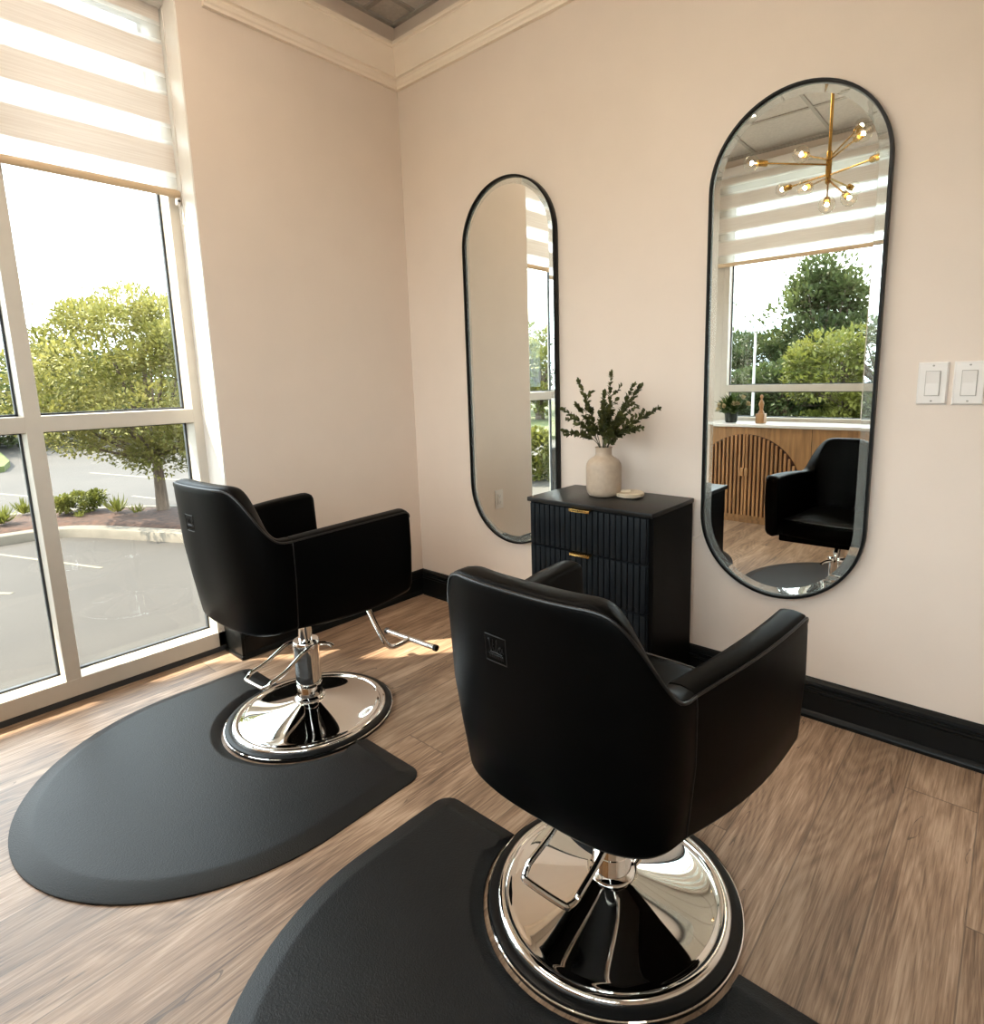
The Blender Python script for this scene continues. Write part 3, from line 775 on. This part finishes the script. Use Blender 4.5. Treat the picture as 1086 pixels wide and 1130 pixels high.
# ---------------------------------------------------------------- chandelier (seen in the right mirror)
def chandelier():
    X, Y = 1.556, -1.42
    t = thing('chandelier', 'brass sputnik chandelier with clear globe bulbs hanging from the ceiling', 'chandelier', (X, Y, HC))
    def P(x, y, z): return V((x-X, y-Y, z-HC))
    MB().lathe([(0, -.022), (.045, -.022), (.056, -.018), (.058, -.002), (.058, 0)], seg=32).build('canopy', 'brass', t)
    b = MB(); b.tube([(0, 0, -.02), P(X, Y, 2.03)], .0075, 12); b.build('rod', 'brass', t)
    b = MB(); b.lathe([(0, 2.035), (.012, 2.035), (.0135, 2.04), (.0135, 2.175), (.012, 2.18), (.0, 2.18)], (0, 0, -HC), 20); b.build('hub', 'brass', t)
    Lr = .40
    for (bx, bz, sgn, hz) in ((1.176, 2.215, 1, 2.12), (1.339, 2.050, -1, 2.075), (1.424, 2.199, 1, 2.14), (1.690, 2.262, -1, 2.15), (1.790, 2.108, 1, 2.07), (1.556, 1.935, 1, 2.05), (1.672, 1.985, -1, 2.06), (1.45, 2.035, 1, 2.06), (1.655, 1.948, 1, 2.05), (1.70, 2.225, 1, 2.14)):
        best = None
        for i in range(0, 400):
            dy = sgn*i*.001; k = 1-dy/3.36
            q = V((cx+(bx-cx)*k, Y+dy, cz+(bz-cz)*k)); er = abs((q-V((X, Y, hz))).length-Lr)
            if best is None or er < best[0]: best = (er, q)
        a = P(X, Y, hz); e = P(*best[1]); d = e-a; dn = d.normalized()
        b = MB(); b.tube([a, a+dn*(d.length-.075)], .0042, 10); arm = b.build('arm', 'brass', t)
        b = MB(); s0 = a+dn*(d.length-.082); s1 = a+dn*(d.length-.030); b.tube([s0, s0+dn*.004, s0+dn*.006, s1], [.008, .0135, .0145, .0145], 16); b.build('socket', 'brass', arm)
        c = a+dn*d.length
        b = MB(); rot = V((0, 0, 1)).rotation_difference(dn).to_matrix()
        prof = [(.012, -.041), (.0125, -.036), (.019, -.031)]+[(.036*math.sin(q*PI/10), -.036*math.cos(q*PI/10)) for q in range(2, 11)]
        b.lathe(prof, seg=20)
        for v in b.bm.verts: v.co = rot @ v.co+c
        b.build('bulb', 'bulb_glass', arm)
        pl = bpy.data.lights.new('bulb_light', 'POINT'); pl.energy = 11.; pl.color = (1., .91, .80); pl.shadow_soft_size = .007
        po = bpy.data.objects.new('bulb_light', pl); COL.objects.link(po); po.parent = arm; po.location = c
        b = MB(); b.tube([c-dn*.028, c-dn*.004], .0022, 6); b.tube([c-dn*.008, c+dn*.007], .0055, 8); b.build('filament', 'filament', arm)
chandelier()

# ---------------------------------------------------------------- reception counter (seen in the right mirror)
def counter():
    x0, x1, y0, y1, zt = .22, 2.10, -2.835, -2.50, .752
    t = thing('reception_counter', 'honey oak counter with slatted arch doors and white top under the street window', 'counter', ((x0+x1)/2, (y0+y1)/2, 0))
    X, Y = (x0+x1)/2, (y0+y1)/2
    def L(x, y, z): return (x-X, y-Y, z)
    b = MB()
    for a, c in ((x0, 1.275), (1.279, x1)): b.box(L(a, y0, .03), L(c, y1, zt-.022), .001)
    b.build('carcass', 'oak', t, smooth=False)
    MB().box(L(x0+.02, y0, 0), L(x1-.02, y1-.015, .032)).build('plinth', 'oak', t, smooth=False)
    MB().box(L(x0-.02, y0, zt-.022), L(x1+.02, y1+.015, zt), .003).build('countertop', 'white_top', t)
    xc, zc, R = .822, .275, .402
    zb = .062
    def hw(z): return R if z < zc else math.sqrt(max(0, R*R-(z-zc)**2))
    for s in (-1, 1):
        n = 24
        outl = [(xc+s*.0015, zb)]+[(xc+s*R*math.sqrt(max(0, 1-((z-zc)/R)**2)), z) for z in [lerp(zb, zc, k/5) for k in range(6)]]
        for k in range(1, n+1):
            a = k/n*PI/2; outl.append((xc+s*max(.0015, R*math.cos(a)), zc+R*math.sin(a)))
        bk = MB(); bk.loft([[L(x, y1-.001, z) for x, z in outl], [L(x, y1+.005, z) for x, z in outl]]); d = bk.build('door', 'walnut_back', t, smooth=False)
        sl = MB(); p = .0305
        k = 0
        while True:
            a = .003+p*k; c = a+.0165
            if c > R: break
            ztop = zc+math.sqrt(max(0, R*R-c*c)); zl = zb
            if c > math.sqrt(R*R-(zc-zb)**2): zl = zc-math.sqrt(max(0, R*R-c*c))
            xa, xb = sorted((xc+s*a, xc+s*c))
            if ztop-zl > .02: sl.box(L(xa, y1+.004, zl), L(xb, y1+.018, ztop), .0015, 1)
            k += 1
        sl.build('slats', 'oak_slat', d, smooth=False)
        h = MB(); xa, xb = sorted((xc+s*.004, xc+s*.028)); h.box(L(xa, y1+.016, .365), L(xb, y1+.036, .425), .002); h.build('door_handle', 'oak', d)
counter()
t = thing('flower_pot', 'dark pot of green leaves and cream flowers on the white countertop', 'potted flowers', (.655, -2.62, .7525))
MB().lathe([(0, 0), (.038, 0), (.045, .01), (.05, .075), (.047, .08), (.04, .07), (0, .06)], seg=28).build('pot', 'pot', t)
b = MB(); rnd = random.Random(11)
for k in range(230):
    a = rnd.uniform(0, 6.28); e = rnd.uniform(-.1, 1.3); d = V((math.cos(a)*math.cos(e), math.sin(a)*math.cos(e), math.sin(e)))
    leaf(b, V((0, 0, .07))+d*rnd.uniform(.015, .095), d+V((rnd.uniform(-.4, .4), rnd.uniform(-.4, .4), rnd.uniform(-.2, .4))), V((0, 0, 1)), rnd.uniform(.05, .085), rnd.uniform(.008, .015))
for k in range(9):
    a = rnd.uniform(0, 6.28); e = rnd.uniform(.2, 1.2); d = V((math.cos(a)*math.cos(e), math.sin(a)*math.cos(e), math.sin(e))); p = V((0, 0, .07))+d*rnd.uniform(.09, .14)
    c = MB()
    for q in range(9):
        leaf(c, p, d+V((rnd.uniform(-1, 1), rnd.uniform(-1, 1), rnd.uniform(-1, 1)))*.9, d, .040, .014)
    c.build('flower', 'petal', t, recalc=False)
b.build('foliage', 'pot_leaf', t, recalc=False)
t = thing('wooden_ornament', 'small wooden box ornament with upright carved figure on the white countertop', 'ornament', (.882, -2.62, .7525))
MB().box((-.032, -.03, 0), (.032, .03, .072), .003).build('base_block', 'oak', t)
b = MB(); b.lathe([(0, .072), (.024, .072), (.020, .085), (.012, .10), (.016, .125), (.020, .145), (.013, .165), (.006, .178), (.011, .19), (.012, .202), (.006, .212), (0, .214)], seg=20); b.build('figure', 'oak_slat', t)

# ---------------------------------------------------------------- warm ceiling light and an added fill panel, both out of view
def ceiling_light(x, y, label, dm='troffer'):
    t = thing('ceiling_light', label, 'ceiling light', (x, y, HC), 0, 'square ceiling light panels')
    s = .25
    b = MB()
    for q in ((-s-.015, -s-.015, s+.015, -s), (-s-.015, s, s+.015, s+.015), (-s-.015, -s, -s, s), (s, -s, s+.015, s)):
        b.box((q[0], q[1], -.016), (q[2], q[3], -.0005))
    b.build('frame', 'plastic', t, smooth=False)
    MB().box((-s, -s, -.010), (s, s, -.001)).build('diffuser', dm, t, smooth=False)
ceiling_light(2.72, -1.50, 'square ceiling light panel over the middle of the room')
ceiling_light(.72, -1.42, 'square ceiling light panel nearest the window wall', 'troffer_warm')

# ---------------------------------------------------------------- outside
GZ = -.10
struct(MB().box((-60, -60, GZ-.3), (40, 40, GZ)).build('ground_asphalt', 'asphalt', smooth=False))
# planted island with kerb
isl = smoothpath([(-3.90, -3.2, 0), (-3.82, -1.9, 0), (-3.80, -1.17, 0), (-3.74, -.86, 0), (-3.50, -.64, 0), (-2.65, -.24, 0), (-1.7, .25, 0), (-1.6, .9, 0), (-2.5, 1.05, 0), (-3.5, .55, 0), (-4.15, .10, 0), (-4.66, -.40, 0), (-5.0, -1.1, 0), (-5.1, -2.2, 0), (-4.6, -3.3, 0)], 6, True)
b = MB(); m = len(isl); nr = []
for i in range(m):
    d = (isl[(i+1) % m]-isl[i-1]).normalized(); nr.append(V((d.y, -d.x, 0)))
sg = 1 if sum((isl[i].x*isl[(i+1) % m].y-isl[(i+1) % m].x*isl[i].y) for i in range(m)) > 0 else -1
def io(k, z): return [(p.x+n.x*k*sg, p.y+n.y*k*sg, GZ+z) for p, n in zip(isl, nr)]
b.loft([io(-.12, .0), io(-.12, .075), io(-.03, .075), io(-.012, .07), io(-.004, .055), io(.005, 0)], True, (False, False), True)
struct(b.build('kerb', 'curb', angle=40))
b = MB(); b.loft([io(-.118, .0), io(-.118, .060), io(-.17, .080), io(-.24, .090)], True, (False, True))
bmesh.ops.triangulate(b.bm, faces=[f for f in b.bm.faces if len(f.verts) > 4])
struct(b.build('mulch_bed', 'mulch', angle=30))
# painted lines, lawn beyond
def stripe(a, c, w):
    a, c = V((*a, 0)), V((*c, 0)); d = (c-a).normalized(); n = V((-d.y, d.x, 0))*w/2
    MBx.loft([[(p.x, p.y, GZ+.0005) for p in (a-n, a+n, c+n, c-n)], [(p.x, p.y, GZ+.002) for p in (a-n, a+n, c+n, c-n)]])
MBx = MB()
stripe((-3.62, -1.27), (-2.40, -.848), .028); stripe((-2.9, -1.80), (-2.25, -1.35), .028)
stripe((-8.4, -1.1), (-5.9, -.30), .045); stripe((-8.2, .55), (-6.0, 1.1), .045); stripe((-5.4, .25), (-4.75, .40), .04)
struct(MBx.build('parking_lines', 'line', smooth=False))
struct(MB().prism([(-40, -20), (-9.3, -20), (-9.3, -.55), (-9.6, -.2), (-10.4, 0), (-40, 3)], GZ, GZ+.09).build('lawn', 'grass', smooth=False))
struct(MB().prism([(-14, -40), (14, -40), (14, -8.2), (-14, -8.2)], GZ, GZ+.08).build('lawn_street', 'grass', smooth=False))

def foliage(b, blobs, n, size, rnd, flat=.5, up=.25):
    for k in range(n):
        c, r = blobs[k % len(blobs)]
        while True:
            q = V((rnd.uniform(-1, 1), rnd.uniform(-1, 1), rnd.uniform(-1, 1)))
            if .25 < q.length < 1: break
        q = q*(q.length**-.35)
        p = V(c)+V((q.x*r[0], q.y*r[1], q.z*r[2]))
        d = q.normalized()+V((rnd.uniform(-.8, .8), rnd.uniform(-.8, .8), rnd.uniform(-.6, .6)+up))
        leaf(b, p, d, V((rnd.uniform(-.5, .5), rnd.uniform(-.5, .5), 1)), size*rnd.uniform(.7, 1.3), size*rnd.uniform(.2, .34), .1)
def tree(name, label, cat, base, trunk_r, trunk_h, crown_c, crown_r, nblob, blob_r, nleaf, leaf_s, mat, seed, group=None, sprays=0, cone=0.):
    rnd = random.Random(seed); t = thing(name, label, cat, base, 0, group)
    blobs = []
    cc = V(crown_c)
    for k in range(nblob):
        while True:
            q = V((rnd.uniform(-1, 1), rnd.uniform(-1, 1), rnd.uniform(-1, 1)))
            if q.length < 1: break
        q = q.normalized()*(q.length**.45)
        sh = 1-cone*(q.z*.5+.5)
        br = blob_r*rnd.uniform(.65, 1.2)
        blobs.append((cc+V((q.x*crown_r[0]*sh, q.y*crown_r[1]*sh, q.z*crown_r[2])), (br, br, br*.72)))
    b = MB(); top = V((cc.x*.6, cc.y*.6, cc.z+crown_r[2]*.3))
    if trunk_r:
        path = smoothpath([(0, 0, 0), (0, 0, trunk_h*.5), (top.x*.2, top.y*.2, trunk_h), (top.x*.6, top.y*.6, lerp(trunk_h, top.z, .5)), tuple(top)], 6)
        n = len(path); rad = [trunk_r*lerp(1.25 if i == 0 else 1.0, .25, i/(n-1)) for i in range(n)]
        b.tube(path, rad, 10)
        for k in range(0, min(nblob, 26)):
            c = blobs[k][0]; s = V((0, 0, trunk_h*rnd.uniform(.85, 1.25)))
            b.tube(smoothpath([s, s.lerp(c, .5)+V((0, 0, -.05*c.z)), c], 4), [trunk_r*lerp(.35, .06, i/8) for i in range(9)], 6)
        b.build('trunk', 'bark', t)
    else: b.bm.free()
    b = MB(); foliage(b, blobs, nleaf, leaf_s, rnd)
    for k in range(sprays):
        a = rnd.uniform(0, 6.28); rr = rnd.uniform(.05, .98)
        p0 = cc+V((math.cos(a)*crown_r[0]*rr, math.sin(a)*crown_r[1]*rr, crown_r[2]*math.sqrt(max(0, 1-rr*rr))*.75))
        d = V((math.cos(a)*rr*.9+rnd.uniform(-.5, .5), math.sin(a)*rr*.9+rnd.uniform(-.5, .5), 1)).normalized(); ln = rnd.uniform(.22, .62)*crown_r[2]
        for j in range(20):
            u = j/19; p = p0+d*ln*u
            leaf(b, p, d+V((rnd.uniform(-1, 1), rnd.uniform(-1, 1), rnd.uniform(-.3, .8)))*.8, V((0, 0, 1)), leaf_s*lerp(1.1, .5, u), leaf_s*.26*lerp(1.1, .5, u))
    b.build('foliage', mat, t, recalc=False)
    return t
tree('young_tree', 'bushy yellow-green tree in the mulch island outside the left window', 'tree', (-3.76, .018, -.03), .058, .55,
     (.05, -.04, 1.18), (.95, .90, .72), 135, .215, 38000, .038, 'leaf_yellow', 8, None, 120)
tree('shrub', 'round green shrub in the mulch left of the young tree', 'shrub', (-4.28, -.50, -.02), 0, 0, (0, 0, .12), (.16, .16, .09), 16, .07, 1800, .036, 'leaf_lime', 9)
def tuft(label, loc, h, n, mat, seed):
    rnd = random.Random(seed); b = MB()
    for k in range(n):
        a = rnd.uniform(0, 6.28); e = rnd.uniform(.5, 1.45)
        d = V((math.cos(a)*math.cos(e), math.sin(a)*math.cos(e), math.sin(e)))
        leaf(b, V((rnd.uniform(-.03, .03), rnd.uniform(-.03, .03), 0)), d, V((0, 0, 1)), h*rnd.uniform(.6, 1.15), h*.045, -.12)
    o = b.build('ornamental_grass', mat, recalc=False); o.location = loc; tag(o, label, 'grass')
tuft('upright yellow grass tuft in the mulch, middle of the island', (-3.95, -.30, .0), .17, 60, 'leaf_lime', 1)
tuft('low yellow grass tuft in the mulch at the foot of the tree', (-3.75, -.20, .0), .09, 50, 'leaf_lime', 2)
tuft('small yellow grass tuft in the mulch just right of the shrub', (-4.05, -.56, -.01), .07, 40, 'leaf_lime', 3)
tuft('large yellow-green grass clump in the mulch seen through the left pane', (-4.25, -1.08, -.0), .17, 90, 'leaf_lime', 4)
tuft('spreading yellow grass clump behind the other in the left pane', (-4.62, -.84, -.0), .15, 80, 'leaf_lime', 6)
# trees across the lot
tree('background_tree', 'dark green tree across the parking lot behind the young tree', 'tree', (-15.5, 1.4, GZ), .18, 1., (0, 0, 1.15), (2.0, 2.0, .95), 44, .6, 8000, .16, 'leaf_dark', 21, 'trees across the parking lot')
tree('background_tree', 'dark green tree across the lot at the left edge of the window', 'tree', (-14.5, -1.6, GZ), .18, 1., (0, 0, 1.3), (1.8, 1.8, 1.1), 44, .6, 8000, .16, 'leaf_dark', 22, 'trees across the parking lot')
tree('background_tree', 'mid green tree across the lot half hidden by the wall edge of the window', 'tree', (-15., 4.6, GZ), .18, 1., (0, 0, 1.2), (2.2, 2.0, 1.0), 40, .6, 7000, .16, 'leaf_green', 23, 'trees across the parking lot')
# street side, seen in the mirrors
tree('background_tree', 'tallest dark green conical tree seen in the right mirror', 'tree', (-1.50, -14., GZ), .2, 1., (0, 0, 1.75), (1.55, 1.4, 2.0), 90, .50, 17000, .135, 'leaf_green', 31, 'trees reflected in the right mirror', 30, .5)
tree('background_tree', 'bright lime bushy tree in front of the tallest one in the right mirror', 'tree', (-.32, -11., GZ), .15, .7, (0, 0, 1.05), (1.0, .9, 1.0), 60, .36, 13000, .095, 'leaf_lime', 32, 'trees reflected in the right mirror')
tree('background_tree', 'dark green low tree behind the lamp post in the right mirror', 'tree', (-3.5, -14.5, GZ), .18, .8, (0, 0, 1.15), (1.5, 1.2, 1.05), 50, .45, 11000, .125, 'leaf_dark', 33, 'trees reflected in the right mirror')
tree('background_tree', 'pale green tree at the left edge of the right mirror', 'tree', (-5.6, -16., GZ), .18, .8, (0, 0, 1.3), (1.6, 1.4, 1.3), 50, .5, 10000, .13, 'leaf_green', 34, 'trees reflected in the right mirror')
tree('background_tree', 'dark green tree to the right of the lime one in the right mirror', 'tree', (1.3, -14.5, GZ), .18, .8, (0, 0, 1.3), (1.8, 1.3, 1.3), 50, .5, 10000, .13, 'leaf_green', 35, 'trees reflected in the right mirror')
tree('background_tree', 'dark low hedge tree under the tallest one in the right mirror', 'tree', (-1.9, -12.4, GZ), .15, .5, (0, 0, .7), (1.2, .9, .7), 44, .36, 9000, .115, 'leaf_dark', 36, 'trees reflected in the right mirror')
tree('background_tree', 'yellow-green tree by the kerb seen in the left mirror', 'tree', (-8.4, -11.6, GZ), .15, .9, (0, 0, 1.5), (1.5, 1.3, 1.0), 50, .45, 9000, .12, 'leaf_lime', 37, 'trees seen in the left mirror')
tree('background_tree', 'dark green tree behind the yellow-green one in the left mirror', 'tree', (-10.5, -15.4, GZ), .18, 1., (0, 0, 1.7), (2.0, 1.6, 1.2), 50, .5, 9000, .13, 'leaf_dark', 38, 'trees seen in the left mirror')
tree('shrub', 'yellow-green shrub close to the building, low in the left mirror', 'shrub', (-2.2, -3.85, GZ), 0, 0, (0, 0, .28), (.34, .34, .26), 22, .14, 2600, .07, 'leaf_lime', 39)
# lamp post
t = thing('lamp_post', 'slim grey parking lot lamp post seen through the street window in the right mirror', 'lamp post', (-1.84, -10.3, GZ))
MB().lathe([(.08, 0), (.08, .1), (.034, .14), (.024, 2.07)], seg=12, caps=(True, True)).build('pole', 'post', t)
b = MB(); b.box((-.17, -.06, 2.05), (.17, .06, 2.11), .01); b.build('lamp_head', 'post', t)
# unseen slab added to block the sun; its outline shapes the floor patches
b = MB(); b.prism([(-1.56, -4.25), (-.30, -4.25), (-.30, .22), (-.68, .22), (-.68, -2.15), (-1.50, -2.80), (-1.56, -2.87)], 2.90, 3.02); b.box((-.30, -4.25, 2.90), (4.6, -3.15, 3.02))
struct(b.build('trim_canopy', 'soffit', smooth=False))

# ---------------------------------------------------------------- light
sun = bpy.data.lights.new('sun', 'SUN'); so_ = bpy.data.objects.new('sun', sun); COL.objects.link(so_)
so_.rotation_euler = V((-1, -1.2, 1.95)).to_track_quat('Z', 'Y').to_euler()
sun.energy = 21.; sun.color = (1., .87, .70); sun.angle = math.radians(.6)
wd = bpy.data.worlds.new('sky'); SC.world = wd; wd.use_nodes = True
q = N(wd.node_tree); wd.node_tree.nodes.clear()
tc = q.n('ShaderNodeTexCoord').outputs['Generated']
mp = q.n('ShaderNodeMapping', inp={0: tc, 3: (1, 1, 3.)}).outputs[0]
nz = q.n('ShaderNodeTexNoise', inp={'Vector': mp, 'Scale': 2.6, 'Detail': 6., 'Roughness': .55}).outputs[0]
c = q.ramp(nz, [(.36, (.74, .88, 1.0)), (.56, (.94, .985, 1.)), (.8, (1., 1., .98))])
bg = q.n('ShaderNodeBackground', inp={'Color': c, 'Strength': 8.2})
ow = q.n('ShaderNodeOutputWorld'); q.link(bg.outputs[0], ow.inputs[0])

SC.view_settings.view_transform = 'Standard'; SC.view_settings.look = 'None'
SC.view_settings.exposure = 0.; SC.view_settings.gamma = 1.; SC.view_settings.use_curve_mapping = False
SC.cycles.max_bounces = 12; SC.cycles.diffuse_bounces = 6; SC.cycles.glossy_bounces = 8; SC.cycles.transparent_max_bounces = 16
SC.cycles.use_denoising = True; SC.cycles.sample_clamp_indirect = 6.
